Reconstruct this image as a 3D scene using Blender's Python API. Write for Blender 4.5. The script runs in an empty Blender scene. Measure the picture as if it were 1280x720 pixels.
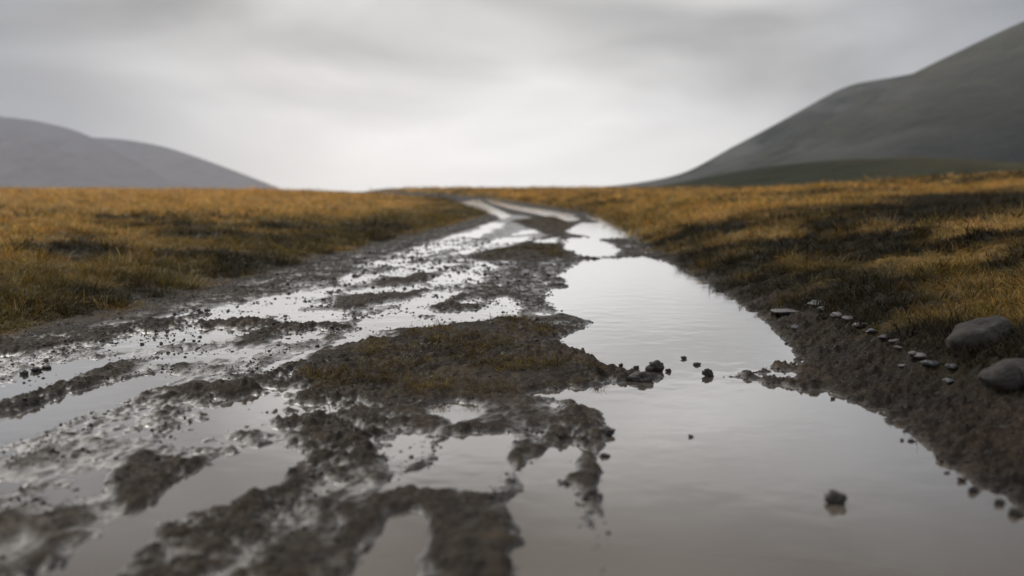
import bpy, math, random
import numpy as np
from collections import deque

# ------------------------------------------------------------------ camera, sky, sun, exposure
scene = bpy.context.scene
COL = scene.collection
W0, H0, F0 = 1280.0, 720.0, 1244.4       # photograph size, focal length in its pixels (35 mm on 36 mm)
HORIZON, CAM_Z = 243.0, 0.60
PITCH = math.atan((H0/2 - HORIZON)/F0)

cd = bpy.data.cameras.new('camera')
cam = bpy.data.objects.new('camera', cd); COL.objects.link(cam)
cd.lens = 35.0; cd.sensor_width = 36.0
cd.clip_start = 0.05; cd.clip_end = 20000
cam.location = (0, 0, CAM_Z)
cam.rotation_euler = (math.pi/2 - PITCH, 0, 0)
cd.dof.use_dof = True; cd.dof.focus_distance = 3.9; cd.dof.aperture_fstop = 1.9
scene.camera = cam

SUN_EL, SUN_AZ = math.radians(46), math.radians(-38)      # azimuth from +Y towards +X
world = bpy.data.worlds.new('World'); scene.world = world; world.use_nodes = True
nt = world.node_tree; nt.nodes.clear()
def N(tree, typ, **kw):
    n = tree.nodes.new(typ)
    for k, v in kw.items(): setattr(n, k, v)
    return n
def math_node(tree, op, a, b=None, clamp=False):
    n = N(tree, 'ShaderNodeMath', operation=op, use_clamp=clamp)
    for i, v in enumerate((a, b)):
        if v is None: continue
        if isinstance(v, (int, float)): n.inputs[i].default_value = v
        else: tree.links.new(v, n.inputs[i])
    return n.outputs[0]
def ramp(tree, src, stops):
    n = N(tree, 'ShaderNodeValToRGB'); cr = n.color_ramp
    while len(cr.elements) < len(stops): cr.elements.new(0.5)
    for e, (p, c) in zip(cr.elements, stops):
        e.position = p; e.color = (c, c, c, 1) if isinstance(c, (int, float)) else (*c, 1)
    tree.links.new(src, n.inputs[0]); return n.outputs[0]
L = nt.links.new
tc = N(nt, 'ShaderNodeTexCoord')
sep = N(nt, 'ShaderNodeSeparateXYZ'); L(tc.outputs['Generated'], sep.inputs[0])
elev = math_node(nt, 'MAXIMUM', sep.outputs[2], 0.0)
body = ramp(nt, elev, [(0, .80), (.03, .76), (.07, .68), (.13, .60), (.2, .56), (.30, .38), (.46, .30), (.7, .62), (1, .80)])
dotn = N(nt, 'ShaderNodeVectorMath', operation='DOT_PRODUCT'); L(tc.outputs['Generated'], dotn.inputs[0])
gd = np.array([-0.01, 1.0, 0.10]); gd /= np.linalg.norm(gd); dotn.inputs[1].default_value = tuple(gd)
side = ramp(nt, math_node(nt, 'MULTIPLY_ADD', dotn.outputs['Value'], 1.0), [(0, .5), (1, 1)])
dv = math_node(nt, 'MAXIMUM', dotn.outputs['Value'], 0.0)
side = ramp(nt, dv, [(0, .85), (.5, .75), (.78, .27), (.86, .295), (.92, .50), (.965, .82), (1, 1.10)])
mp = N(nt, 'ShaderNodeMapping'); L(tc.outputs['Generated'], mp.inputs[0])
mp.inputs['Scale'].default_value = (1.9, 1.9, 6.5); mp.inputs['Rotation'].default_value = (0, math.radians(-14), 0)
mp.inputs['Location'].default_value = (3.1, .4, 1.7)
nz = N(nt, 'ShaderNodeTexNoise'); L(mp.outputs[0], nz.inputs['Vector'])
nz.inputs['Scale'].default_value = 1.3; nz.inputs['Detail'].default_value = 4; nz.inputs['Roughness'].default_value = .45
nz.inputs['Distortion'].default_value = .5
bands = ramp(nt, nz.outputs['Fac'], [(.32, .56), (.5, .95), (.66, 1.28)])
fade = ramp(nt, elev, [(0, 0), (.02, .25), (.10, 1)])
mb = N(nt, 'ShaderNodeMixRGB'); L(fade, mb.inputs[0]); mb.inputs[1].default_value = (1, 1, 1, 1); L(bands, mb.inputs[2])
lum = math_node(nt, 'MULTIPLY', body, side)
lum = math_node(nt, 'MULTIPLY', lum, mb.outputs[0])
tint = N(nt, 'ShaderNodeMixRGB')
L(ramp(nt, dv, [(.84, 0), (.97, 1)]), tint.inputs[0])
tint.inputs[1].default_value = (.87, .95, 1.07, 1); tint.inputs[2].default_value = (1.0, .977, .950, 1)
vm = N(nt, 'ShaderNodeVectorMath', operation='SCALE'); L(tint.outputs[0], vm.inputs[0]); L(lum, vm.inputs['Scale'])
bg_cloud = N(nt, 'ShaderNodeBackground'); L(vm.outputs[0], bg_cloud.inputs[0]); bg_cloud.inputs[1].default_value = 1.25
sky = N(nt, 'ShaderNodeTexSky', sky_type='NISHITA'); sky.sun_disc = False
sky.sun_elevation = SUN_EL; sky.sun_rotation = SUN_AZ; sky.air_density = 1.0; sky.dust_density = 4.0
bg_sky = N(nt, 'ShaderNodeBackground'); L(sky.outputs[0], bg_sky.inputs[0]); bg_sky.inputs[1].default_value = 0.05
mixs = N(nt, 'ShaderNodeMixShader'); mixs.inputs[0].default_value = 0.95
L(bg_sky.outputs[0], mixs.inputs[1]); L(bg_cloud.outputs[0], mixs.inputs[2])
L(mixs.outputs[0], N(nt, 'ShaderNodeOutputWorld').inputs[0])

sd = bpy.data.lights.new('sun', 'SUN'); sd.energy = 1.5; sd.angle = math.radians(24); sd.color = (1, .95, .87)
sun = bpy.data.objects.new('sun', sd); COL.objects.link(sun)
sun.rotation_euler = (math.pi/2 - SUN_EL, 0, math.pi - SUN_AZ)

scene.view_settings.view_transform = 'Standard'; scene.view_settings.look = 'None'
scene.view_settings.exposure = 0.27; scene.view_settings.gamma = 1.0
scene.view_settings.use_curve_mapping = False
scene.render.engine = 'CYCLES'
cy = scene.cycles
cy.use_denoising = True
cy.max_bounces = 6; cy.volume_bounces = 3; cy.transparent_max_bounces = 4
cy.sample_clamp_indirect = 6

# ------------------------------------------------------------------ noise and layout maths
rng = np.random.default_rng(7)
random.seed(7)
PERM = rng.permutation(256).astype(np.int32); PERM = np.concatenate([PERM, PERM])
GA = rng.random(256)*2*np.pi; GX, GY = np.cos(GA).astype(np.float32), np.sin(GA).astype(np.float32)
def perlin(x, y, seed=0):
    x = np.asarray(x, np.float64) + seed*17.31; y = np.asarray(y, np.float64) - seed*9.77
    xf, yf = np.floor(x), np.floor(y)
    xi, yi = xf.astype(np.int64) & 255, yf.astype(np.int64) & 255
    fx, fy = (x-xf).astype(np.float32), (y-yf).astype(np.float32)
    u, v = fx*fx*fx*(fx*(fx*6-15)+10), fy*fy*fy*(fy*(fy*6-15)+10)
    x1, y1 = (xi+1) & 255, (yi+1) & 255
    def g(ix, iy, dx, dy):
        h = PERM[PERM[ix]+iy]; return GX[h]*dx + GY[h]*dy
    a = g(xi, yi, fx, fy); b = g(x1, yi, fx-1, fy); c = g(xi, y1, fx, fy-1); d = g(x1, y1, fx-1, fy-1)
    a = a + u*(b-a); c = c + u*(d-c)
    return (a + v*(c-a))*1.5
def fbm(x, y, octs, seed=0, gain=.5):
    s = 0; a = 1.0; t = 0
    for k in range(octs):
        s = s + a*perlin(x*2**k, y*2**k, seed+k*3); t += a; a *= gain
    return s/t
def smooth(a, b, x):
    t = np.clip((x-a)/(b-a), 0, 1); return t*t*(3-2*t)

# long profile of the moor: flat by the camera, a gentle crest 130 m off, falling away behind
_ty = np.arange(-60, 6000, 1.0)
_t = np.clip((_ty-25)/105, 0, None)
_tz = np.where(_ty < 130, .92*_t**2.5, .92 - 7.0*smooth(130, 380, _ty))
_k = np.exp(-.5*(np.arange(-20, 21)/6.0)**2); _k /= _k.sum()
_tz2 = np.convolve(np.pad(_tz, 20, mode='edge'), _k, mode='valid')
_tz = np.where(_ty < 60, _tz, _tz2)
def crest(y): return np.interp(y, _ty, _tz)

cp, sp = math.cos(PITCH), math.sin(PITCH)
def ray(px, py):
    dx, dv = (px-W0/2)/F0, -(py-H0/2)/F0
    return np.array([dx, cp + dv*sp, -sp + dv*cp])
def at(px, py):
    """ground point (x, y) of the level road that the photograph shows at this pixel"""
    d = ray(px, py); z = 0.0
    for _ in range(60):
        t = (CAM_Z - z)/max(-d[2], 1e-4); t = min(t, 160/d[1])
        z = .5*z + .5*float(crest(d[1]*t))
    return d[0]*t, d[1]*t

def edge_fn(pts, extra):
    p = sorted(extra + [at(*q)[::-1] for q in pts])
    ys = np.array([a[0] for a in p]); xs = np.array([a[1] for a in p])
    return lambda y: np.interp(y, ys, xs)
left_edge = edge_fn([(0, 418), (100, 400), (200, 376), (300, 347), (400, 319), (450, 307), (520, 290), (580, 274),
                     (606, 267), (589, 260.5), (570, 255), (562, 251.5), (560, 248.5)], [(-60, -2.3), (1, -2.35), (3, -2.3), (110, -14), (170, -40)])
right_edge = edge_fn([(1280, 650), (1180, 582), (1100, 523), (1050, 498), (1000, 470), (985, 440), (955, 402), (920, 378),
                      (870, 345), (835, 325), (815, 308), (790, 290), (750, 270), (700, 260), (650, 253), (622, 248.5)],
                     [(-60, 1.1), (0, 1.0), (110, -6.5), (170, -30)])

DEEP, FILMP, FILM, MUD, RIDGE, MOUND = -.030, -.004, .003, .010, .017, .021
POLYS = [
 (FILM, [(0,440),(130,420),(240,400),(330,376),(420,345),(480,320),(560,295),(610,280),(640,268),(690,275),(700,290),(650,322),(640,345),(600,355),(500,410),(400,440),(330,470),(200,500),(330,500),(420,510),(360,560),(200,600),(120,690),(-100,720),(-200,500)]),
 (FILMP, [(203,395),(250,388),(300,378),(380,364),(425,357),(425,363),(380,369),(300,385),(260,393),(210,399)]),
 (RIDGE, [(-80,440),(60,424),(110,419),(180,408),(240,399),(205,412),(130,426),(80,432),(0,446),(-80,462)]),
 (FILMP, [(110,432),(150,420),(240,410),(320,406),(310,418),(220,432),(130,440)]),
 (DEEP, [(-80,505),(0,488),(10,480),(40,466),(60,458),(100,450),(150,443),(172,442),(150,452),(120,462),(80,475),(40,490),(0,500),(-60,520)]),
 (RIDGE, [(-60,525),(0,505),(40,492),(80,480),(120,466),(165,452),(152,470),(100,485),(60,505),(0,523),(-60,540)]),
 (DEEP, [(-90,560),(0,526),(50,511),(100,489),(140,478),(190,470),(217,468),(205,478),(180,487),(150,500),(110,513),(60,536),(0,553),(-80,590)]),
 (RIDGE, [(205,492),(260,480),(325,486),(300,496),(240,500)]),
 (DEEP, [(250,512),(275,505),(320,497),(365,495),(355,508),(330,520),(295,532),(280,545),(225,556),(208,545),(245,532),(262,520)]),
 (DEEP, [(336,488),(345,483),(400,480),(395,489),(365,493),(340,492)]),
 (FILMP, [(360,515),(375,505),(410,503),(440,515),(420,525),(380,522)]),
 (RIDGE, [(336,526),(420,519),(412,534),(345,533)]),
 (FILMP, [(100,592),(150,585),(155,602),(120,615),(60,630),(80,610)]),
 (DEEP, [(0,760),(60,722),(100,694),(150,667),(190,627),(215,607),(260,584),(300,568),(340,560),(370,564),(382,569),(360,580),(350,600),(330,615),(290,628),(240,640),(195,653),(180,680),(150,702),(120,730),(60,790),(-40,850),(-150,850)]),
 (RIDGE, [(150,590),(180,571),(210,578),(268,571),(250,585),(215,604),(186,630),(160,642),(138,625)]),
 (MUD, [(40,650),(130,632),(120,670),(60,690)]),
 (DEEP, [(240,401),(270,393),(300,384),(330,374),(370,368),(402,366),(404,371),(380,378),(365,385),(345,396),(300,402),(260,404)]),
 (FILMP, [(335,400),(350,391),(400,387),(432,384),(425,402),(400,407),(360,405)]),
 (RIDGE, [(245,406),(310,401),(345,402),(345,408),(290,413),(250,411)]),
 (FILMP, [(330,425),(350,415),(400,412),(420,415),(400,425),(345,430)]),
 (RIDGE, [(280,437),(330,413),(362,406),(430,406),(442,410),(415,412),(400,411),(350,415),(330,425),(320,432)]),
 (FILMP, [(200,442),(260,436),(310,431),(342,430),(330,440),(260,450),(200,456)]),
 (DEEP, [(420,431),(440,416),(470,412),(485,417),(475,424),(450,428),(430,433)]),
 (RIDGE, [(420,375),(480,367),(535,364),(500,374),(440,386),(415,388)]),
 (DEEP, [(445,406),(470,395),(500,385),(520,372),(550,366),(585,364),(572,375),(550,382),(540,387),(590,386),(600,380),(625,371),(653,376),(650,390),(640,399),(610,401),(590,401),(560,406),(510,411),(470,412)]),
 (RIDGE, [(534,389),(560,376),(580,367),(592,368),(580,382),(597,384),(560,389)]),
 (DEEP, [(570,380),(590,371),(602,373),(592,380)]),
 (RIDGE, [(520,396),(532,395),(533,398),(522,399)]),
 (DEEP, [(456,333),(470,325),(517,323),(512,330),(490,333)]),
 (DEEP, [(475,344),(500,335),(540,327),(567,330),(560,336),(530,340),(495,345)]),
 (DEEP, [(528,353),(560,340),(590,335),(595,327),(605,324),(630,326),(617,335),(600,340),(607,346),(592,353),(560,355),(540,356)]),
 (DEEP, [(422,350),(440,342),(470,343),(460,352),(430,354)]),
 (DEEP, [(440,365),(480,357),(525,356),(532,361),(500,366),(440,369)]),
 (RIDGE, [(470,353),(500,347),(530,342),(545,343),(525,354),(480,358)]),
 (DEEP, [(498,319),(520,308),(550,303),(560,296),(575,293),(603,290),(602,296),(585,300),(572,304),(555,311),(530,320),(510,322)]),
 (DEEP, [(563,318),(580,305),(614,304),(607,312),(590,316)]),
 (DEEP, [(610,316),(622,307),(643,307),(640,313),(625,316)]),
 (DEEP, [(598,283),(615,278),(628,280),(624,285),(605,285)]),
 (DEEP, [(592,289),(605,285),(616,287),(609,291),(596,292)]),
 (DEEP, [(615,303),(625,298),(665,296),(660,302),(630,305)]),
 (FILMP, [(640,294),(650,289),(670,286),(670,291)]),
 (DEEP, [(671,298),(683,298),(682,303),(671,303)]), (DEEP, [(686,297),(697,297),(696,303),(686,303)]),
 (DEEP, [(577,253.5),(590,250),(599,249.5),(602,253),(614,258.5),(628,265.5),(637,270),(628,273),(612,265),(595,258.5),(580,254.6)]),
 (DEEP, [(606,249.5),(621,248.6),(624,252.5),(640,256.5),(680,262.5),(712,267.5),(722,275),(710,276),(670,267),(640,261),(618,255)]),
 (DEEP, [(735,267),(757,275),(777,285),(790,294),(780,294),(763,283),(738,272)]),
 (DEEP, [(711,288),(730,279),(772,279),(787,291),(780,297),(745,297),(715,292)]),
 (DEEP, [(705,312),(707,303),(712,298),(740,296),(756,302),(776,315),(766,320),(740,321),(711,316)]),
 (FILMP, [(790,294),(800,297),(818,310),(810,313)]),
 (DEEP, [(740,324),(800,321),(832,327),(864,342),(905,365),(935,385),(960,402),(973,420),(988,440),(990,456),(960,463),(920,471),(890,470),(860,472),(845,474),(820,468),(795,464),(770,456),(745,447),(735,437),(700,434),(676,429),(700,421),(730,413),(748,403),(725,396),(690,386),(684,375),(698,361),(722,357),(700,346),(708,335)]),
 (DEEP, [(655,490),(690,486),(740,483),(800,479),(850,472),(870,471),(900,471),(960,482),(1020,489),(1055,497),(1105,523),(1155,555),(1186,580),(1225,608),(1290,650),(1420,735),(1420,900),(780,900),(767,720),(764,690),(760,660),(752,630),(762,600),(757,570),(772,545),(767,530),(747,515),(715,500)]),
 (RIDGE, [(905,473),(935,467),(960,462),(985,458),(1005,452),(1020,470),(1025,488),(1000,487),(975,483),(945,476)]),
 (FILMP, [(935,470),(965,463),(1000,464),(1003,475),(985,478),(955,475)]),
 (.010, [(595,500),(640,496),(700,499),(736,511),(728,530),(690,524),(700,545),(672,560),(645,560),(652,580),(618,612),(600,612),(622,580),(640,545),(605,530)]),
 (DEEP, [(655,592),(680,570),(700,553),(722,566),(712,595),(690,606),(660,611)]),
 (DEEP, [(638,642),(660,618),(690,611),(715,614),(735,635),(742,655),(735,675),(747,702),(748,900),(610,900),(638,702),(655,670)]),
 (.005, [(713,573),(742,567),(736,590),(752,620),(768,660),(765,690),(775,730),(790,900),(745,900),(745,700),(740,655),(730,617)]),
 (FILMP, [(480,560),(510,540),(560,535),(562,560),(540,575),(500,590)]),
 (DEEP, [(513,607),(530,590),(560,570),(580,543),(600,538),(635,542),(624,575),(612,595),(602,617),(570,613),(540,613)]),
 (DEEP, [(528,511),(550,505),(560,499),(602,504),(597,515),(578,531),(560,521)]),
 (FILMP, [(443,627),(470,605),(500,590),(507,605),(477,622),(437,644)]),
 (.013, [(420,670),(450,634),(480,620),(540,618),(605,624),(645,645),(655,680),(650,740),(560,740),(530,690),(525,660),(505,640),(480,650),(455,690)]),
 (DEEP, [(450,722),(463,690),(480,664),(490,647),(505,641),(521,655),(530,675),(522,700),(507,722),(505,900),(425,900)]),
 (MUD, [(390,550),(450,540),(500,545),(470,570),(440,605),(415,650),(430,720),(400,900),(150,900),(180,690),(240,645),(350,610),(385,575)]),
 (MOUND, [(380,482),(400,460),(440,440),(480,425),(520,415),(560,407),(620,402),(650,400),(690,412),(705,432),(725,447),(745,460),(768,470),(740,483),(690,488),(640,493),(600,501),(540,500),(450,501),(400,496)]),
 (.0065, [(655,332),(700,325),(704,338),(690,360),(680,375),(688,388),(745,402),(700,413),(650,400),(655,370),(605,356),(640,346)]),
 (FILMP, [(675,426),(695,420),(700,424),(690,431)]),
 (MOUND, [(588,319),(620,312),(660,304),(700,307),(722,318),(700,325),(640,326),(600,326)]),
 (MOUND, [(640,276),(690,270),(716,281),(700,295),(650,305),(690,294),(660,284)]),
]
# the left lane holds only a skin of water, so crumbs and streaks break through it
WPOLYS = [(-.009 if lv == DEEP and max(p[0] for p in pts) < 660 and 275 < min(p[1] for p in pts) < 520 and len(pts) < 22 and max(p[1] for p in pts) < 560 else lv,
           np.array([at(*p) for p in pts])) for lv, pts in POLYS]

def sdist(px, py, poly):
    """signed distance, positive inside"""
    d2 = np.full(px.shape, 1e9); ins = np.zeros(px.shape, bool)
    for (ax, ay), (bx, by) in zip(poly, np.roll(poly, -1, 0)):
        ex, ey = bx-ax, by-ay
        t = np.clip(((px-ax)*ex + (py-ay)*ey)/(ex*ex+ey*ey+1e-12), 0, 1)
        d2 = np.minimum(d2, (px-ax-t*ex)**2 + (py-ay-t*ey)**2)
        if ay != by:
            c = (ay > py) != (by > py)
            ins ^= c & (px < ex*(py-ay)/ey + ax)
    d = np.sqrt(d2); return np.where(ins, d, -d)

def verge(y):  # width of bare mud between waterline and grass on the right
    return np.interp(y, [0, 2.2, 3.2, 4.2, 5.5, 7, 12, 40], [.34, .28, .24, .16, .06, -.02, -.08, .0])

def surface(x, y):
    """height, road-likeness (0..1), wetness, mound mask for ground points"""
    x = np.asarray(x, float); y = np.asarray(y, float)
    c = crest(y)
    xl, xr = left_edge(y), right_edge(y)
    dl, dr = xl - x, x - xr                      # metres beyond each edge
    k = np.clip(y/4.0, .35, 6)
    wx = fbm(x*3/np.sqrt(k), y*2.2/np.sqrt(k), 3, 11); wy = fbm(x*3/np.sqrt(k), y*2.2/np.sqrt(k), 3, 23)
    w2 = fbm(x*13/np.sqrt(k), y*9/np.sqrt(k), 2, 29); w3 = fbm(x*13/np.sqrt(k), y*9/np.sqrt(k), 2, 27)
    qx, qy = x + (.05*wx + .035*w2)*np.sqrt(k), y + (.10*wy + .07*w3)*k
    # --- road level painted from the traced outlines
    lev = np.full(x.shape, MUD)
    ons = (y < 100) & (y > .5) & (dl < 1.0) & (dr < 1.0)
    w = .028 + .006*np.clip(y, 0, 10)
    mound = np.zeros(x.shape)
    for lv, poly in WPOLYS:
        lo, hi = poly.min(0), poly.max(0); m = .15 + .15*hi[1]*.15
        s = ons & (qx > lo[0]-m) & (qx < hi[0]+m) & (qy > lo[1]-m*3) & (qy < hi[1]+m*3)
        if not s.any(): continue
        sx, sy = qx[s], qy[s]
        ky = np.clip(sy/4, 1, 12)                # far outlines: distances along the road count for less
        sdv = sdist(sx, sy/ky.mean(), np.column_stack([poly[:, 0], poly[:, 1]/ky.mean()]))
        ms = smooth(-w[s], w[s], sdv)
        lev[s] = lev[s]*(1-ms) + lv*ms
        if lv == MOUND: mound[s] = np.maximum(mound[s], ms)
        else: mound[s] *= (1-ms)
    # churned mud
    n1 = fbm(x*5, y*4.2, 3, 31); n2 = fbm(x*16, y*14, 3, 41); n3 = fbm(x*48, y*42, 2, 53)
    tyre = perlin(x*7 + .6*fbm(x, y, 2, 3), y*.9, 61)
    rough = np.clip(smooth(-.03, .012, lev), .0, 1)
    nearf = np.clip(1.2 - y/14, .20, 1)
    lev = np.where(lev > 0, lev*np.maximum(nearf, .55), lev)
    film = .62 + .38*smooth(.004, .012, lev)
    churn = (.6 + .4*smooth(1.6, 3.2, y))*.45 + (.6 + .4*smooth(1.6, 3.2, y))*1.1*smooth(-.25, .3, fbm(x*1.6, y*1.1, 2, 37))      # some stretches smeared flat, some churned
    smear = fbm(x*15 + 1.2*n1, y*2.4, 3, 67)
    road = lev + rough*nearf*(.012*n1 + film*churn*(.019*n2 + .010*n3) + .011*smear + .003*tyre)
    road = road + rough*.007*np.maximum(n2-.25, 0)*3*np.clip(np.abs(n1)*2, 0, 1)
    # --- verges, banks and moor
    hum = fbm(x*.9, y*.9, 3, 71); big = fbm(x*.12, y*.12, 2, 83)
    tus = np.maximum(fbm(x*3.2, y*3.2, 3, 91), -.3)
    rise_r = .16*smooth(.0, .55, dr + .05*n1) + .24*smooth(.3, 2.2, dr) + .30*smooth(3, 22, dr)*(1-smooth(40, 100, y))
    rise_l = .09*smooth(.0, .7, dl + .05*n1) + .10*smooth(.5, 4, dl) + .12*smooth(8, 40, dl)
    gr = smooth(.1, 1.6, dr - verge(y)) ; gl = smooth(.1, 1.6, dl)
    moor_n = (.12*hum + .07*tus)*np.maximum(gr, gl) + .22*big*(1-.6*smooth(50, 110, y))*np.maximum(smooth(3, 14, dr), smooth(3, 14, dl))
    calm = 1 - .85*smooth(22, 40, y)*(1-smooth(5, 11, dl))*(dl > 0)
    rise_l = rise_l*calm; moor_n = moor_n*calm
    knoll = .95*np.exp(-((x-27)/11.0)**2 - ((y-42)/20.0)**2)
    off = np.maximum(smooth(0, .25, dr), smooth(0, .25, dl))
    rb = np.where(dr > 0, road*0 + .004 + 1.25*np.clip(.012*n1 + .024*n2 + .012*n3, -.016, .05), road)
    rb = np.where(dl > 0, .010 + .9*(.012*n1 + .022*n2 + .012*n3), rb)
    edge_blend_r = smooth(-.06, .10, dr); edge_blend_l = smooth(-.1, .1, dl)
    eb = np.maximum(edge_blend_r, edge_blend_l)
    h = road*(1-eb) + rb*eb + np.where(dr > -.2, rise_r, 0) + np.where(dl > -.2, rise_l, 0) + moor_n + knoll*smooth(2, 14, dr)
    # distant basin flattens
    far = smooth(140, 260, y)
    h = h*(1-far) + c
    jag = .22*fbm(x*2.2, y*2.2, 3, 101)*np.clip(k, .5, 2)
    grassy = np.maximum(smooth(-.10, .22, dr - verge(y) + jag), smooth(-.10, .26, dl + .05 + .10*smooth(5, 9, y) + jag*1.3))
    wet = smooth(.012, .000, (h - c)/np.maximum(nearf, .5))*(1-eb*.85)*(1-.9*smooth(-.35, -.05, dl))*(1-.6*smooth(-.3, 0, dr))
    return h, grassy, wet, mound

def moor_colour(x, y):
    """dead moor grass: gold, olive and dark heathery patches, with painted vignette darkening on the right"""
    dl, dr = left_edge(y)-x, x-right_edge(y)-verge(y)
    s = np.clip(np.maximum(y, 2)/14.0, .35, 3.0)
    gold = np.array([.60, .325, .074]); pale = np.array([.62, .39, .15]); olive = np.array([.135, .090, .018]); dark = np.array([.030, .020, .007])
    p = 1.5*fbm(x*.11+3, y*.075, 4, 111, .62) ; q = 1.3*fbm(x*.3, y*.22+7, 3, 131, .6)
    m = 1.6*fbm(x*.85, y*.75, 3, 141, .6)
    g = smooth(-.55, .35, .8*p + .7*m + .42*smooth(1, 6, np.maximum(dl, 0)) + .15*smooth(12, 40, y))
    g = g*np.where(dl > 0, .12 + .88*smooth(.3, 2.6, dl + 1.0*q), .40 + .60*smooth(.0, 1.2, dr + .6*q))
    colr = olive*(1-g[..., None]) + gold*g[..., None]
    pl = smooth(.10, .45, .6*q + .6*m)*g
    colr = colr*(1-.6*pl[..., None]) + pale*.6*pl[..., None]
    dk = smooth(.04, .40, -.7*p - .8*m + .2*q - .26*smooth(.8, 4, dl))*.90
    # vignette darkening painted into the grass colour of the rising ground to the right
    al, ac = .44*x + .90*y, .90*x - .44*y + .9*q
    hz = smooth(-2.8, -.2, ac)*(1-smooth(7, 12, ac))*smooth(8, 12, al + 2*q)*(1-smooth(24, 36, al + 4*q))*(dr > 0)
    dk = np.maximum(dk, np.clip(1.5*hz + .6*m*hz, 0, .97))
    return colr*(1-dk[..., None]) + dark*dk[..., None]

# ------------------------------------------------------------------ object helpers
def tag(o, label=None, cat=None, group=None, kind=None):
    if label: o['label'] = label
    if cat: o['category'] = cat
    if group: o['group'] = group
    if kind: o['kind'] = kind
    return o
def np_mesh(name, verts, faces, mat, attrs=None, smooth_sh=True):
    me = bpy.data.meshes.new(name)
    nv, nf = len(verts), len(faces); k = faces.shape[1]
    me.vertices.add(nv); me.vertices.foreach_set('co', np.ascontiguousarray(verts, np.float32).ravel())
    me.loops.add(nf*k); me.loops.foreach_set('vertex_index', np.ascontiguousarray(faces, np.int32).ravel())
    me.polygons.add(nf)
    me.polygons.foreach_set('loop_start', np.arange(0, nf*k, k, dtype=np.int32))
    me.polygons.foreach_set('use_smooth', np.full(nf, smooth_sh))
    me.update(calc_edges=True)
    for an, (typ, data) in (attrs or {}).items():
        a = me.attributes.new(an, typ, 'POINT')
        a.data.foreach_set('color' if typ == 'FLOAT_COLOR' else ('vector' if typ == 'FLOAT_VECTOR' else 'value'),
                           np.ascontiguousarray(data).astype(np.int32 if typ == 'INT' else np.float32).ravel())
    me.materials.append(mat)
    o = bpy.data.objects.new(name, me); COL.objects.link(o); return o
def new_mat(name):
    m = bpy.data.materials.new(name); m.use_nodes = True
    t = m.node_tree; return m, t, t.nodes['Principled BSDF']
def noise_node(t, scale, detail=4, rough=.5, vec=None):
    n = N(t, 'ShaderNodeTexNoise'); n.inputs['Scale'].default_value = scale; n.inputs['Detail'].default_value = detail
    n.inputs['Roughness'].default_value = rough
    if vec is not None: t.links.new(vec, n.inputs['Vector'])
    return n.outputs['Fac']
def bump(t, b, h, strength, dist):
    n = N(t, 'ShaderNodeBump'); n.inputs['Strength'].default_value = strength; n.inputs['Distance'].default_value = dist
    t.links.new(h, n.inputs['Height']); t.links.new(n.outputs[0], b.inputs['Normal'])
def mixc(t, fac, a, b, mode='MIX'):
    n = N(t, 'ShaderNodeMixRGB', blend_type=mode)
    for i, v in enumerate((fac, a, b)):
        if isinstance(v, (int, float)): n.inputs[i].default_value = v
        elif isinstance(v, tuple): n.inputs[i].default_value = (*v, 1)
        else: t.links.new(v, n.inputs[i])
    return n.outputs[0]

# ground: attribute colour, damp gloss, crumbly bump
m_ground, t, b = new_mat('damp earth')
ca = N(t, 'ShaderNodeAttribute', attribute_name='col'); wa = N(t, 'ShaderNodeAttribute', attribute_name='wet')
pos = N(t, 'ShaderNodeNewGeometry').outputs['Position']
n_f = noise_node(t, 38, 6, .65, pos); n_c = noise_node(t, 9, 5, .6, pos)
n_g = noise_node(t, 130, 4, .6, pos)
n_h = math_node(t, 'ADD', math_node(t, 'MULTIPLY', n_f, .7), math_node(t, 'MULTIPLY', n_g, .3))
vr = ramp(t, n_h, [(.32, .40), (.5, 1.0), (.68, 1.8)])
t.links.new(mixc(t, 1.0, ca.outputs['Color'], vr, 'MULTIPLY'), b.inputs['Base Color'])
r0 = math_node(t, 'MULTIPLY_ADD', wa.outputs['Fac'], -.40); t.nodes[-1].inputs[2].default_value = .74
r1 = math_node(t, 'ADD', r0, math_node(t, 'MULTIPLY', math_node(t, 'SUBTRACT', n_c, .5), .35), True)
fleck = ramp(t, n_g, [(.56, 0), (.68, .32)])
t.links.new(math_node(t, 'MAXIMUM', math_node(t, 'SUBTRACT', r1, fleck), .12), b.inputs['Roughness'])
bump(t, b, n_h, .8, .016)

# water: opaque silty puddle water
m_water, t, b = new_mat('silty puddle water')
pos = N(t, 'ShaderNodeNewGeometry').outputs['Position']
silt = noise_node(t, 1.4, 3, .5, pos)
t.links.new(mixc(t, silt, (.108, .084, .062), (.148, .116, .086)), b.inputs['Base Color'])
b.inputs['Roughness'].default_value = .6; b.inputs['Specular IOR Level'].default_value = 0
def skin(t, b, rough, weight=None, bmp=None):
    """mirror skin of water: strong at grazing angles, weak from above"""
    gl = N(t, 'ShaderNodeBsdfGlossy'); 
    if isinstance(rough, float): gl.inputs['Roughness'].default_value = rough
    else: t.links.new(rough, gl.inputs['Roughness'])
    gl.inputs['Color'].default_value = (1, 1, 1, 1)
    lw = N(t, 'ShaderNodeLayerWeight'); lw.inputs['Blend'].default_value = .5
    if bmp is not None: t.links.new(bmp, gl.inputs['Normal'])
    cosv = math_node(t, 'SUBTRACT', 1.0, lw.outputs['Facing'])
    f = ramp(t, cosv, [(0, 1), (.09, .92), (.16, .82), (.24, .55), (.34, .23), (.5, .10), (1, .03)])
    if weight is not None: f = math_node(t, 'MULTIPLY', f, weight)
    mx = N(t, 'ShaderNodeMixShader'); t.links.new(f, mx.inputs[0])
    t.links.new(b.outputs[0], mx.inputs[1]); t.links.new(gl.outputs[0], mx.inputs[2])
    t.links.new(mx.outputs[0], t.nodes['Material Output'].inputs[0])
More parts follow.
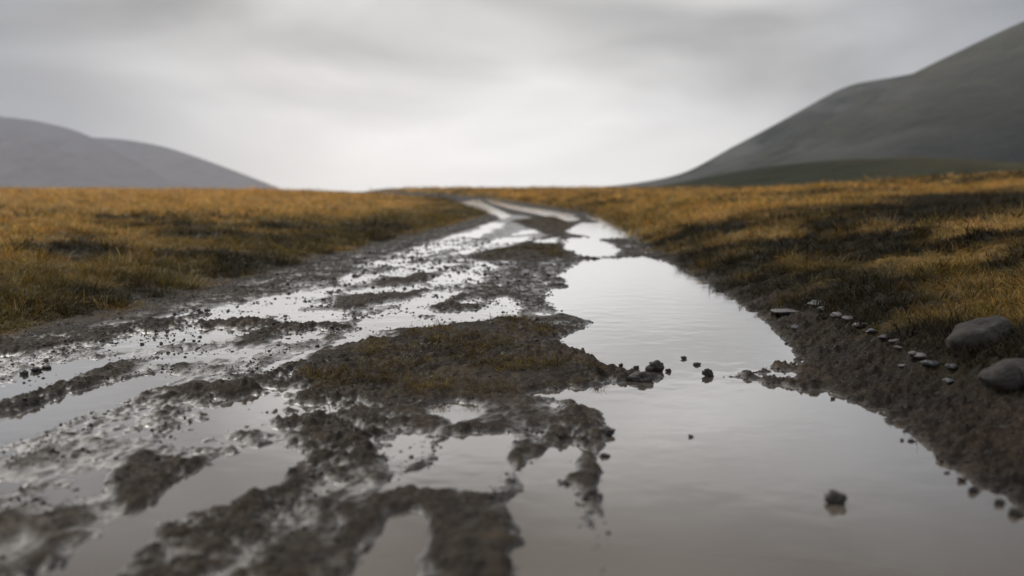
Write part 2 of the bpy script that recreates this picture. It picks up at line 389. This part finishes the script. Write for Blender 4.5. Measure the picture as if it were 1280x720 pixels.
bn = N(t, 'ShaderNodeBump'); bn.inputs['Strength'].default_value = .08; bn.inputs['Distance'].default_value = .02
t.links.new(noise_node(t, 7, 2, .5, pos), bn.inputs['Height'])
skin(t, b, .05, None, bn.outputs[0])
# the thin wet film on the mud
t = m_ground.node_tree; b = t.nodes['Principled BSDF']
bn = N(t, 'ShaderNodeBump'); bn.inputs['Strength'].default_value = .35; bn.inputs['Distance'].default_value = .008
t.links.new(n_f, bn.inputs['Height'])
skin(t, b, .36, math_node(t, 'MULTIPLY', wa.outputs['Fac'], .46), bn.outputs[0])
t.links.new(math_node(t, 'MULTIPLY_ADD', fleck, .7), b.inputs['Specular IOR Level']); t.nodes[-1].inputs[2].default_value = .12

# hills
def hill_mat(name, low, high, scree, streak, painted_shade=None):
    m, t, b = new_mat(name)
    pos = N(t, 'ShaderNodeNewGeometry').outputs['Position']
    mpn = N(t, 'ShaderNodeMapping'); t.links.new(pos, mpn.inputs[0])
    mpn.inputs['Scale'].default_value = streak
    n1 = noise_node(t, .008, 8, .62, pos); n2 = noise_node(t, .011, 8, .68, mpn.outputs[0])
    c = mixc(t, ramp(t, n1, [(.38, 0), (.58, 1)]), low, high)
    c = mixc(t, ramp(t, n2, [(.48, 0), (.66, .75)]), c, scree)
    if painted_shade:  # cloud shade painted into the hillside colour below a slanting line
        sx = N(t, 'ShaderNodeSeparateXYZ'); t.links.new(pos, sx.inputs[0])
        ln = math_node(t, 'SUBTRACT', math_node(t, 'MULTIPLY', sx.outputs[0], painted_shade[1]), sx.outputs[2])
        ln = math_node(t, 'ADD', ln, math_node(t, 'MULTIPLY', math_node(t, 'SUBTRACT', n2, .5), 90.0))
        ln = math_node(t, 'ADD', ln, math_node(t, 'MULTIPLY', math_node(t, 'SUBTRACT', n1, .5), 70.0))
        mr = N(t, 'ShaderNodeMapRange'); t.links.new(ln, mr.inputs[0]); mr.inputs[1].default_value = painted_shade[2]; mr.inputs[2].default_value = painted_shade[3]
        c = mixc(t, math_node(t, 'MULTIPLY', mr.outputs[0], .92), c, painted_shade[0])
    t.links.new(c, b.inputs['Base Color']); b.inputs['Roughness'].default_value = .95
    b.inputs['Specular IOR Level'].default_value = .1
    bump(t, b, math_node(t, 'ADD', n2, n1), 1.0, 22.0)
    return m
m_hill_r = hill_mat('heather and scree hillside with painted shade', (.050, .050, .041), (.135, .126, .098), (.30, .285, .255), (.7, .7, 2.2), ((.011, .012, .011), .42, 20, 85))  # last tuple: colour and extent of the painted cloud shade
m_hill_g = hill_mat('dark green heathland', (.020, .023, .010), (.036, .036, .015), (.075, .058, .022), (1, 1, 1))
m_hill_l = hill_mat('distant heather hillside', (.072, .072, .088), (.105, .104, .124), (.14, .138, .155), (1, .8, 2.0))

# plants: colour carried by every tuft, tone by every blade
def plant_mat(name, gloss):
    m, t, b = new_mat(name)
    ca = N(t, 'ShaderNodeAttribute', attribute_name='col', attribute_type='INSTANCER')
    ta = N(t, 'ShaderNodeAttribute', attribute_name='tone')
    t.links.new(mixc(t, 1.0, ca.outputs['Color'], ramp(t, ta.outputs['Fac'], [(0, .30), (.5, .90), (1, 1.85)]), 'MULTIPLY'), b.inputs['Base Color'])
    b.inputs['Roughness'].default_value = gloss
    b.inputs['Specular IOR Level'].default_value = .25
    tr = N(t, 'ShaderNodeBsdfTranslucent')
    t.links.new(b.inputs['Base Color'].links[0].from_socket, tr.inputs[0])
    mx = N(t, 'ShaderNodeMixShader'); mx.inputs[0].default_value = .35
    t.links.new(b.outputs[0], mx.inputs[1]); t.links.new(tr.outputs[0], mx.inputs[2])
    t.links.new(mx.outputs[0], t.nodes['Material Output'].inputs[0])
    return m
m_grass = plant_mat('dry moor grass', .6)
def lump_mat(name, c0, c1, r, scale=30, bmp=.6):
    m, t, b = new_mat(name)
    oc = N(t, 'ShaderNodeTexCoord').outputs['Object']
    n = noise_node(t, scale, 7, .65, oc)
    t.links.new(mixc(t, ramp(t, n, [(.3, 0), (.7, 1)]), c0, c1), b.inputs['Base Color'])
    b.inputs['Roughness'].default_value = r
    bump(t, b, n, bmp, .01); return m
m_clod = lump_mat('wet mud clod', (.013, .009, .006), (.050, .036, .023), .5, 5)
m_boulder = lump_mat('lichened grey boulder', (.016, .0125, .010), (.066, .052, .043), .85, 3.2, 1.0)
m_stone = lump_mat('wet pale stone', (.075, .066, .06), (.21, .187, .172), .4, 4)
m_slate = lump_mat('wet grey stone', (.05, .048, .048), (.12, .115, .115), .4, 4)

# ------------------------------------------------------------------ the ground sheet
ys = [np.arange(-3.0, .8, .06)]
y = .8; a = []
while y < 9: a.append(y); y += .0030*(y+.6)
while y < 130: a.append(y); y += .0095*y
while y < 4700: a.append(y); y += .06*y
ys = np.concatenate([ys[0], np.array(a)])
ud = np.linspace(-.62, .62, 1000)
uo = .62 + np.cumsum(.0016*1.085**np.arange(1, 66))
us = np.concatenate([-uo[::-1], ud, uo])
scal = np.sqrt(np.maximum(ys, 0)**2 + 4.0)
GXX = np.clip(us[None, :]*scal[:, None], -3300, 3300) + us[None, :]*.01; GYY = np.repeat(ys[:, None], len(us), 1)
print('ground grid', GXX.shape)
hh, grassy, wet, mound = surface(GXX.ravel(), GYY.ravel())
X, Y = GXX.ravel(), GYY.ravel()
mt = np.clip(.5 + .7*fbm(X*2.5, Y*2, 4, 151) + .5*fbm(X*20, Y*17, 2, 161), 0, 1)[:, None]
mudc = np.array([.014, .0092, .0058])*(1-mt) + np.array([.056, .039, .0245])*mt
mos = (smooth(.3, 1, mound)*smooth(-.1, .4, fbm(X*6, Y*5, 3, 171)))[:, None]*.6
mudc = mudc*(1-mos) + np.array([.060, .040, .013])*mos
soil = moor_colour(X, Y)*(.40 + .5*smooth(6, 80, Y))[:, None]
peat = smooth(.02, .15, X-right_edge(Y))[:, None]
mudc = mudc*(1-peat) + mudc*np.array([.72, .66, .62])*peat      # the right bank is darker peat
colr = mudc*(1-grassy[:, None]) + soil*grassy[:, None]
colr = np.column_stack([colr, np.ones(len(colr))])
V = np.column_stack([X, Y, hh]); nr, nc = GXX.shape
idx = np.arange(nr*nc).reshape(nr, nc)
quads = np.stack([idx[:-1, :-1], idx[:-1, 1:], idx[1:, 1:], idx[1:, :-1]], -1).reshape(-1, 4)
q_road = (grassy[quads].mean(1) < .5) & (Y[quads].mean(1) < 115)
for name, sel in (('dirt_road', q_road), ('ground', ~q_road)):
    f = quads[sel]; used = np.zeros(len(V), bool); used[f.ravel()] = True
    remap = np.cumsum(used)-1
    o = np_mesh(name, V[used], remap[f], m_ground, {'col': ('FLOAT_COLOR', colr[used]), 'wet': ('FLOAT', (wet*(1-grassy))[used])})
    tag(o, kind='structure')
tag(bpy.data.objects['dirt_road'], 'muddy rutted track with churned wet ridges between the puddles', 'road')
tag(bpy.data.objects['ground'], 'open moorland beside and beyond the muddy track', 'ground')

# ------------------------------------------------------------------ puddles: every connected sheet of water its own object
ST = 3
sub_i = np.arange(0, nr, 1); sub_i = sub_i[(ys > -3) & (ys < 100)][::2]; sub_j = np.arange(0, nc, ST)
hw = (hh - crest(Y)).reshape(nr, nc)
Hs = hw[np.ix_(sub_i, sub_j)]
cmin = np.minimum.reduce([Hs[:-1, :-1], Hs[1:, :-1], Hs[:-1, 1:], Hs[1:, 1:]])
for di in range(0, 3):
    for dj in range(0, ST+1):
        ii = np.clip(sub_i[:-1]+di, 0, nr-1); jj = np.clip(sub_j[:-1]+dj, 0, nc-1)
        cmin = np.minimum(cmin, hw[np.ix_(ii, jj)])
xc = GXX[np.ix_(sub_i[:-1], sub_j[:-1])]; yc = GYY[np.ix_(sub_i[:-1], sub_j[:-1])]
cell = (cmin < .001) & (xc > left_edge(yc)-.3) & (xc < right_edge(yc)+.35)
lab = np.zeros(cell.shape, np.int32); comps = []
for i0, j0 in zip(*np.nonzero(cell)):
    if lab[i0, j0]: continue
    n = len(comps)+1; lab[i0, j0] = n; dq = deque([(i0, j0)]); cells = []
    while dq:
        i, j = dq.popleft(); cells.append((i, j))
        for di, dj in ((1, 0), (-1, 0), (0, 1), (0, -1)):
            p, q = i+di, j+dj
            if 0 <= p < cell.shape[0] and 0 <= q < cell.shape[1] and cell[p, q] and not lab[p, q]:
                lab[p, q] = n; dq.append((p, q))
    comps.append(np.array(cells))
comps.sort(key=len, reverse=True)
big = [c for c in comps if len(c) > 60]; small = [c for c in comps if len(c) <= 60]
print('puddles', len(big), 'of', len(comps))
if small: big.append(np.concatenate(small))
for n, cells in enumerate(big):
    gi, gj = sub_i[cells[:, 0]], sub_j[cells[:, 1]]
    i2 = sub_i[np.minimum(cells[:, 0]+1, len(sub_i)-1)]; j2 = sub_j[np.minimum(cells[:, 1]+1, len(sub_j)-1)]
    f = np.stack([idx[gi, gj], idx[gi, j2], idx[i2, j2], idx[i2, gj]], -1)
    un, inv = np.unique(f.ravel(), return_inverse=True)
    v = np.column_stack([X[un], Y[un], crest(Y[un])])
    o = np_mesh('puddle' if n < len(big)-1 or not small else 'water_film', v, inv.reshape(-1, 4), m_water)
    tag(o, kind='structure')

# ------------------------------------------------------------------ hills
def hill(name, label, prof, Yd, front, back, base, mat, rough=.06, seed=1, power=1.25, skew=0.0):
    px = np.array([p[0] for p in prof], float); ro = np.array([p[1] for p in prof], float)
    xs = np.linspace(px[0], px[-1], 420); row = np.interp(xs, px, ro)
    kk = np.hanning(27); kk /= kk.sum(); row = np.convolve(np.pad(row, 13, mode='edge'), kk, 'valid')
    Xc = (xs-W0/2)/F0*Yd; Zc = CAM_Z + (HORIZON-row)/F0*Yd
    tt = np.linspace(-1, 1, 170); tt = np.sign(tt)*np.abs(tt)**1.2
    XX, TT = np.meshgrid(Xc, tt); ZC = np.repeat(Zc[None], len(tt), 0)
    YY = Yd + np.where(TT < 0, TT*front, TT*back)
    s = np.sqrt(TT**2 + .0004) - .02
    sh = np.clip(1-s, 0, 1)**power
    n = fbm(XX/180, YY/260, 5, seed) ; n2 = fbm(XX/45, YY/90, 4, seed+9)
    amp = rough*np.maximum(ZC-base, 0)
    ZZ = base + (ZC-base)*sh + amp*(n + .35*n2)*np.clip(s*3.5, 0, 1)*np.clip((1-s)*4, 0, 1)
    ZZ = np.where(s > .985, base-2, ZZ)
    XX = XX + skew*(YY-Yd)
    v = np.column_stack([XX.ravel(), YY.ravel(), ZZ.ravel()])
    r, c = XX.shape; ix = np.arange(r*c).reshape(r, c)
    f = np.stack([ix[:-1, :-1], ix[:-1, 1:], ix[1:, 1:], ix[1:, :-1]], -1).reshape(-1, 4)
    return tag(np_mesh(name, v, f, mat), label, 'hill', kind='structure')
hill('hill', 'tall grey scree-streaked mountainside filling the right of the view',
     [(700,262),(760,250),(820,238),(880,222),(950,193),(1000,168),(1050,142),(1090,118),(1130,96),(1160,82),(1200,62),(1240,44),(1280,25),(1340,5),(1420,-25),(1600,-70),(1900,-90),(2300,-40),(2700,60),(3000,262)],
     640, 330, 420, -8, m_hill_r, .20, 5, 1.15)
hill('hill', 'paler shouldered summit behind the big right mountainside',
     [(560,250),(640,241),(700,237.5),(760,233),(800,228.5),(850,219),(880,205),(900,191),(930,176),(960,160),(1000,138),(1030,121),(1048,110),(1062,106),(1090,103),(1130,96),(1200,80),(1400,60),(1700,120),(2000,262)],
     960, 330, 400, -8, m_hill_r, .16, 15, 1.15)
hill('hill', 'low dark green rise at the foot of the right mountainside',
     [(640,258),(740,243),(820,234),(880,222),(960,208),(1050,200),(1150,197),(1220,201),(1280,205),(1400,210),(1600,225),(1800,262)],
     290, 95, 90, -6.5, m_hill_g, .05, 25, 1.0)
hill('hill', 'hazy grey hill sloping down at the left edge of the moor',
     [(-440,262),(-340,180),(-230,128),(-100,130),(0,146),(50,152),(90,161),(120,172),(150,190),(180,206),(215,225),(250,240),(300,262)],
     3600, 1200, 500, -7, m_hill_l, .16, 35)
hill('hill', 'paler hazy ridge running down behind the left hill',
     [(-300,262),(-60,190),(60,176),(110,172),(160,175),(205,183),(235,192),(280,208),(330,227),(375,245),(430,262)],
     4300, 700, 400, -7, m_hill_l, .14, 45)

# ------------------------------------------------------------------ scattered cover (instances on a point mesh)
def tuft_mesh(name, blades, spread, lean, width, segs=4):
    v, f, tone = [], [], []
    for _ in range(blades):
        a = random.uniform(0, 2*math.pi); r = spread*math.sqrt(random.random())
        bx, by = r*math.cos(a), r*math.sin(a)
        d = a + random.gauss(0, .8); ln = random.uniform(.45, 1.0); k = lean*random.uniform(.3, 1.3)
        wv = width*random.uniform(.6, 1.3); tn = random.random(); fa = d + random.uniform(-.9, .9) + math.pi/2
        ang = random.uniform(.05, .35); p = [bx, by, -.05]; base = len(v)
        for s in range(segs+1):
            tt = s/segs; w2 = wv*(1-tt)**.8 if s < segs else 0
            if s == segs: v.append(tuple(p)); tone.append(min(1, tn*.8+.2*tt))
            else:
                v.append((p[0]-w2*math.cos(fa), p[1]-w2*math.sin(fa), p[2])); v.append((p[0]+w2*math.cos(fa), p[1]+w2*math.sin(fa), p[2]))
                tone += [min(1, tn*.8+.2*tt)]*2
            stp = ln/segs; p = [p[0]+stp*math.sin(ang)*math.cos(d), p[1]+stp*math.sin(ang)*math.sin(d), p[2]+stp*math.cos(ang)]
            ang += k/segs*1.6
        for s in range(segs-1):
            q = base+2*s; f.append((q, q+1, q+3, q+2))
        q = base+2*(segs-1); f.append((q, q+1, q+2))
    me = bpy.data.meshes.new(name); me.from_pydata(v, [], f); me.update()
    at_ = me.attributes.new('tone', 'FLOAT', 'POINT'); at_.data.foreach_set('value', np.array(tone, np.float32))
    me.polygons.foreach_set('use_smooth', np.ones(len(f), bool))
    return me
import bmesh
def lump_mesh(name, sub=3, rough=.35, squash=.7, seed=0, facets=0, fine=.08):
    bm = bmesh.new(); bmesh.ops.create_icosphere(bm, subdivisions=sub, radius=1)
    co = np.array([v.co[:] for v in bm.verts])
    rs = np.random.default_rng(seed)
    d = np.ones(len(co))
    for _ in range(facets):
        nrm = rs.normal(size=3); nrm /= np.linalg.norm(nrm); lim = rs.uniform(.55, .85)
        pr = co@nrm; d = np.minimum(d, np.where(pr > lim, lim/np.maximum(pr, 1e-6), 1))
    d = d + rough*fbm(co[:, 0]*1.5+co[:, 2]*.9, co[:, 1]*1.5-co[:, 2]*.7, 2, seed+200) \
          + fine*fbm(co[:, 0]*6+co[:, 2]*4, co[:, 1]*6-co[:, 2]*5, 3, seed+300)
    co = co*d[:, None]; co[:, 2] *= squash
    for v, c in zip(bm.verts, co): v.co = c
    me = bpy.data.meshes.new(name); bm.to_mesh(me); bm.free()
    me.polygons.foreach_set('use_smooth', np.ones(len(me.polygons), bool)); me.update()
    return me
def scatter(name, pts, nrm_rot, scale, pick, colours, protos, mat):
    """one object whose geometry nodes put a prototype mesh on each of its points"""
    me = bpy.data.meshes.new(name)
    me.vertices.add(len(pts)); me.vertices.foreach_set('co', np.ascontiguousarray(pts, np.float32).ravel())
    for an, typ, fld, data in (('rot', 'FLOAT_VECTOR', 'vector', nrm_rot), ('scl', 'FLOAT_VECTOR', 'vector', scale),
                               ('pick', 'INT', 'value', pick), ('col', 'FLOAT_COLOR', 'color', colours)):
        a_ = me.attributes.new(an, typ, 'POINT')
        a_.data.foreach_set(fld, np.ascontiguousarray(data).astype(np.int32 if typ == 'INT' else np.float32).ravel())
    me.materials.append(mat)
    o = bpy.data.objects.new(name, me); COL.objects.link(o)
    g = bpy.data.node_groups.new(name+'_nodes', 'GeometryNodeTree')
    g.interface.new_socket('Geometry', in_out='INPUT', socket_type='NodeSocketGeometry')
    g.interface.new_socket('Geometry', in_out='OUTPUT', socket_type='NodeSocketGeometry')
    gi = g.nodes.new('NodeGroupInput'); go = g.nodes.new('NodeGroupOutput')
    m2p = g.nodes.new('GeometryNodeMeshToPoints'); g.links.new(gi.outputs[0], m2p.inputs[0])
    iop = g.nodes.new('GeometryNodeInstanceOnPoints'); g.links.new(m2p.outputs[0], iop.inputs['Points'])
    jn = g.nodes.new('GeometryNodeGeometryToInstance')
    for p in reversed(protos):
        po = bpy.data.objects.new(p.name, p)
        p.materials.clear(); p.materials.append(mat)
        oi = g.nodes.new('GeometryNodeObjectInfo'); oi.inputs['Object'].default_value = po
        g.links.new(oi.outputs['Geometry'], jn.inputs[0])
    g.links.new(jn.outputs[0], iop.inputs['Instance']); iop.inputs['Pick Instance'].default_value = True
    for an, typ, sock in (('rot', 'FLOAT_VECTOR', 'Rotation'), ('scl', 'FLOAT_VECTOR', 'Scale'), ('pick', 'INT', 'Instance Index')):
        na = g.nodes.new('GeometryNodeInputNamedAttribute'); na.data_type = typ; na.inputs[0].default_value = an
        if sock == 'Rotation':
            e = g.nodes.new('FunctionNodeEulerToRotation'); g.links.new(na.outputs[0], e.inputs[0]); g.links.new(e.outputs[0], iop.inputs[sock])
        else: g.links.new(na.outputs[0], iop.inputs[sock])
    g.links.new(iop.outputs[0], go.inputs[0])
    md = o.modifiers.new('scatter', 'NODES'); md.node_group = g
    return o

tufts = [tuft_mesh('grass_tuft', 26, .6, 1.3+.3*k, .020) for k in range(4)] + [tuft_mesh('grass_tuft', 20, .35, .7, .017) for k in range(2)]
P, R, S, K, C = [], [], [], [], []
for y0, y1, dens, sxy, sz in ((1.2, 3.2, 1100, .075, .055), (3.2, 6.5, 800, .080, .060), (6.5, 14, 300, .12, .075), (14, 36, 60, .22, .10), (36, 80, 12, .48, .15), (80, 150, 3.0, .85, .2)):
    xm = .70*y1 + 2.5
    n = int(dens*(y1-y0)*2*xm)
    py = rng.uniform(y0, y1, n); px = rng.uniform(-xm, xm, n)
    keep = np.abs(px) < .70*py + 2.5; px, py = px[keep], py[keep]
    h, gr, _, _ = surface(px, py)
    cl = fbm(px*2.0, py*2.0, 3, 191); dr0 = np.where((px > 0) & (py < 5), 1, 0)
    keep = (rng.random(len(px)) < smooth(np.where(dr0 > 0, .34, .12), .95, gr)*(.55 + .9*np.clip(cl+.3, 0, 1))) & (py < 150)
    px, py, h, cl = px[keep], py[keep], h[keep], cl[keep]
    n = len(px); print('grass band', y0, n)
    sc = np.minimum(rng.lognormal(0, .34, n)*(1 + .9*np.clip(cl, -.5, .8)), 1.9)*np.where(smooth(.3, .9, gr[keep]) < .8, .7, 1)
    cc = moor_colour(px, py)*rng.uniform(.7, 1.35, n)[:, None]
    ol = rng.random(n) < .30
    cc[ol] = cc[ol]*np.array([.45, .52, .45])
    tall = (rng.random(n) < .035) & (cc[:, 0] > .12)
    cc[tall] = np.array([.50, .36, .17])*rng.uniform(.6, 1.1, (tall.sum(), 1))
    cc[:, 1] *= rng.uniform(.90, 1.14, n)
    P.append(np.column_stack([px, py, h])); R.append(np.column_stack([rng.normal(0, .18, n), rng.normal(0, .18, n), rng.uniform(0, 6.28, n)]))
    cc[px > 0] *= np.where(py[px > 0] < 14, .80, 1)[:, None]
    hg = np.where((px > 0) & (py < 14), .78, 1)*np.where((np.abs(left_edge(py)-px-1.5) < 2.5) & (py > 25), .45, 1)
    hg = hg*(.35 + .65*smooth(.5, 1.0, gr[keep]))
    S.append(np.column_stack([sxy*sc*np.where(tall, .6, 1), sxy*sc*np.where(tall, .6, 1), sz*sc*hg*np.where(tall & (py < 36), 1.7, 1)])); K.append(rng.integers(0, len(tufts), n)); C.append(np.column_stack([cc, np.ones(n)]))
g = scatter('grass', np.concatenate(P), np.concatenate(R), np.concatenate(S), np.concatenate(K), np.concatenate(C), tufts, m_grass)
tag(g, 'tawny and olive moor grass covering the ground on both sides of the track', 'grass', kind='stuff')

# short mossy grass on the crown of the track
n = 110000
py = np.where(rng.random(n) < .8, rng.uniform(2.4, 12, n), rng.uniform(12, 62, n))
px = np.where(py < 12, rng.uniform(-1.6, 1.2, n), rng.uniform(-3.5, 4.5, n))
h, gr, _, mo = surface(px, py)
keep = (mo*rng.random(n) > .35) & (h - crest(py) > np.where(py < 12, .014, .004)) & (fbm(px*3.5, py*3, 3, 171) > .06 + rng.normal(0, .12, n))
px, py, h = px[keep], py[keep], h[keep]; n = len(px); print('crown tufts', n)
tm = rng.random(n)[:, None]*np.clip(.5 + 1.2*fbm(px*4, py*3, 2, 221), 0, 1)[:, None]
cc = np.array([.065, .045, .014])*(1-tm) + np.array([.26, .16, .028])*tm
g = scatter('moss_grass', np.column_stack([px, py, h]), np.column_stack([rng.normal(0, .3, n), rng.normal(0, .3, n), rng.uniform(0, 6.28, n)]),
            (.024*rng.lognormal(0, .4, n)*np.clip(py/7, 1, 3))[:, None]*np.array([1.2, 1.2, .8]), rng.integers(0, 4, n), np.column_stack([cc, np.ones(n)]), tufts, m_grass)
tag(g, 'short olive and ochre grass on the muddy crown between the ruts', 'grass', kind='stuff')

# crumbs of mud along the waterlines and over the wet film
lumps = [lump_mesh('mud_lump', 2, .5, .75, k, 3, .2) for k in range(5)]
n = 420000
py = 1.0 + 13*rng.random(n)**1.35; px = rng.uniform(-.62, .62, n)*np.sqrt(py**2+1)*1.05
h, gr, _, _ = surface(px, py); h = h - crest(py)
cl = fbm(px*4, py*3, 3, 211)
pr = np.where((h > -.010) & (h < .016), .55, np.where(h >= .016, .24, 0))*smooth(-.25, .35, cl)*(gr < .5)
keep = rng.random(n) < pr
px, py, h = px[keep], py[keep], h[keep] + crest(py[keep]); n = len(px); print('crumbs', n)
sz = np.clip(.0030*rng.lognormal(0, .55, n), .0014, .012)*np.clip(py/4, .8, 2.2)
h = np.maximum(h, -.002) - .25*sz
g = scatter('mud_crumbs', np.column_stack([px, py, h]), rng.uniform(0, 6.28, (n, 3)), np.repeat(sz[:, None], 3, 1)*rng.uniform(.7, 1.3, (n, 3)),
            rng.integers(0, 5, n), np.ones((n, 4)), lumps, m_clod)
tag(g, 'crumbs of dark wet mud strewn along the puddle edges', 'mud', kind='stuff')

# ------------------------------------------------------------------ stones and clods one can point at
def hit(px, py):
    """where the line of sight of a photograph pixel meets the built ground"""
    d = ray(px, py); t = np.linspace(.8, 30, 6000)
    x, y, z = d[0]*t, d[1]*t, CAM_Z + d[2]*t
    h = np.maximum(surface(x, y)[0], crest(y)); k = int(np.argmax(z <= h)) or len(t)-1
    return x[k], y[k], h[k]
def rock(name, label, cat, px, py, wpx, hpx, mat, group=None, seed=0, facets=4, tilt=0.0, rough=.25, fine=.08, yaw=None, depth=1.0, sink=.3, sub=4):
    x, y, h = hit(px, py + hpx*.42)
    m = y/F0; rx, rz = wpx/2*m, hpx/2*m/math.cos(PITCH)
    me = lump_mesh(name, sub, rough, 1.0, seed, facets, fine); me.materials.append(mat)
    o = bpy.data.objects.new(name, me); COL.objects.link(o)
    o.scale = (rx, rx*depth, rz*1.15); o.rotation_euler = (0, tilt, (seed*.7) % .6 - .3 if yaw is None else yaw)
    o.location = (x, y + rx*depth*.3, h + rz*(1-sink)*.9)
    return tag(o, label, cat, group)
rock('boulder', 'large rounded grey boulder half sunk in the grass of the right bank', 'boulder', 1226, 409, 84, 42, m_boulder, seed=3, facets=5, tilt=-.5, rough=.2, fine=.05, depth=.7, sink=.85)
rock('boulder', 'low grey boulder cut by the right edge, below the large rounded one', 'boulder', 1268, 458, 80, 42, m_boulder, seed=8, facets=5, tilt=-.25, rough=.2, fine=.05, depth=.7, sink=1.05)
G = 'mud clods standing in the big puddles'
for i, (px, py, w_, h_, lb) in enumerate([
    (1045, 622, 28, 17, 'lone dark clod in the middle of the nearest big puddle'),
    (820, 458, 21, 15, 'upright dark clod off the tip of the mossy mud spit'),
    (802, 471, 28, 14, 'low wide clod at the very tip of the mossy mud spit'),
    (885, 466, 15, 11, 'dark clod midway across the gap between the two big puddles'),
    (855, 447, 7, 5, 'tiny dark clod alone in the far puddle, above the gap'),
    (872, 455, 10, 4, 'thin flat sliver of mud between tiny clod and midway clod'),
    (836, 463, 8, 5, 'small crumb just right of the upright clod by the spit'),
    (776, 456, 6, 5, 'little round clod in the shallow water above the mossy spit'),
    (795, 459, 8, 7, 'small ragged clod just left of the upright clod by the spit'),
    (864, 545, 7, 4, 'tiny flat crumb alone in the nearest puddle, below the gap'),
    (760, 539, 20, 9, 'dark ragged clod off the churned mud left of the nearest puddle'),
    (756, 569, 12, 6, 'small flat clod left of the nearest puddle, below the ragged clod')]):
    rock('mud_clod', lb, 'mud clod', px, py, w_, h_, m_clod, G, 20+i, 6, 0, .8, .45, sink=.45, depth=.8, sub=3)
G = 'clods along the right shore of the nearest puddle'
for i, (px, py, w_, h_, lb) in enumerate([
    (1271, 641, 22, 16, 'biggest shore clod, nearest the camera on the right waterline'),
    (1250, 628, 18, 12, 'second shore clod from the near end of the right waterline'),
    (1218, 612, 18, 14, 'stout shore clod standing apart just below a flatter one'),
    (1202, 600, 16, 9, 'flat shore clod just beyond the stout one on the right waterline'),
    (1184, 591, 9, 5, 'thin shore clod lying beyond the flat one at the right waterline'),
    (1177, 577, 8, 6, 'small round shore clod out in the water beside the right bank'),
    (1139, 551, 10, 5, 'flat pair-like clod at the far part of the right shore'),
    (1128, 550, 6, 5, 'tiny round clod in the water at the far part of right shore'),
    (1041, 498, 7, 5, 'farthest shore clod, where the right bank meets the mud spit')]):
    rock('mud_clod', lb, 'mud clod', px, py, w_*.85, h_*.7, m_clod, G, 40+i, 6, 0, .8, .45, sink=.55, depth=.8, sub=3)
G = 'clods along the upper edge of the left rut puddle'
for i, (px, py, w_, h_, lb) in enumerate([
    (30, 466, 11, 6, 'leftmost clod on the upper edge of the left rut puddle'),
    (45, 462, 13, 6, 'middle clod on the upper edge of the left rut puddle'),
    (57, 459, 11, 5, 'rightmost clod on the upper edge of the left rut puddle')]):
    rock('mud_clod', lb, 'mud clod', px, py, w_, h_, m_clod, G, 60+i, 6, 0, .8, .45, sink=.2, depth=.8, sub=3)
G = 'stones along the foot of the right grass bank'
for i, (px, py, w_, h_, mt_, lb) in enumerate([
    (1023, 377, 22, 9, m_slate, 'flat blue-grey stone at the grass edge, top of the stone line'),
    (985, 388, 30, 6, m_stone, 'long thin pale stone at the far end of the stone line'),
    (1030, 386, 13, 6, m_stone, 'small pinkish stone just below the flat blue-grey stone'),
    (1048, 391, 18, 8, m_stone, 'bright pale stone next after the small pinkish one'),
    (1061, 396, 15, 7, m_stone, 'pale wet stone touching the bright one on its near side'),
    (1076, 405, 18, 8, m_stone, 'broad pale stone midway along the upper stone line'),
    (1090, 412, 13, 6, m_slate, 'dull grey stone just below the broad pale stone'),
    (1107, 421, 14, 6, m_slate, 'dull grey stone above the close pair of pale stones'),
    (1119, 426, 12, 7, m_stone, 'upper stone of the close pair of pale stones'),
    (1125, 433, 11, 5, m_stone, 'lower stone of the close pair of pale stones'),
    (1142, 440, 9, 7, m_stone, 'little upright pale stone left of a larger pale one'),
    (1153, 444, 15, 8, m_stone, 'larger pale stone right of the little upright one'),
    (1164, 454, 20, 8, m_slate, 'long brownish stone below the larger pale one'),
    (1193, 457, 16, 7, m_slate, 'brown stone below the big boulder in the dark mud'),
    (1188, 475, 15, 8, m_slate, 'round grey stone lowest on the dark mud slope'),
    (1129, 456, 9, 5, m_stone, 'small pale stone alone on the dark mud slope'),
    (995, 407, 10, 6, m_slate, 'small grey stone on the dark mud above the far puddle shore')]):
    rock('stone', lb, 'stone', px, py, w_*1.25, h_*.85, mt_, G, 80+i, 7, 0, .3, .12, sink=1.05, depth=1.0, sub=3)

# ------------------------------------------------------------------ the damp air over the moor
m_haze = bpy.data.materials.new('damp air'); m_haze.use_nodes = True
t = m_haze.node_tree; t.nodes.clear()
pv = N(t, 'ShaderNodeVolumePrincipled'); pv.inputs['Density'].default_value = 1.2e-4
pv.inputs['Color'].default_value = (.84, .90, 1.0, 1)
t.links.new(pv.outputs[0], N(t, 'ShaderNodeOutputMaterial').inputs['Volume'])
bm = bmesh.new(); bmesh.ops.create_cube(bm, size=1)
me = bpy.data.meshes.new('haze'); bm.to_mesh(me); bm.free(); me.materials.append(m_haze)
hz = bpy.data.objects.new('haze', me); COL.objects.link(hz)
hz.scale = (7000, 5100, 460); hz.location = (0, 2450, 230-11)
tag(hz, 'thin grey damp air over the whole moor', 'haze', kind='stuff')
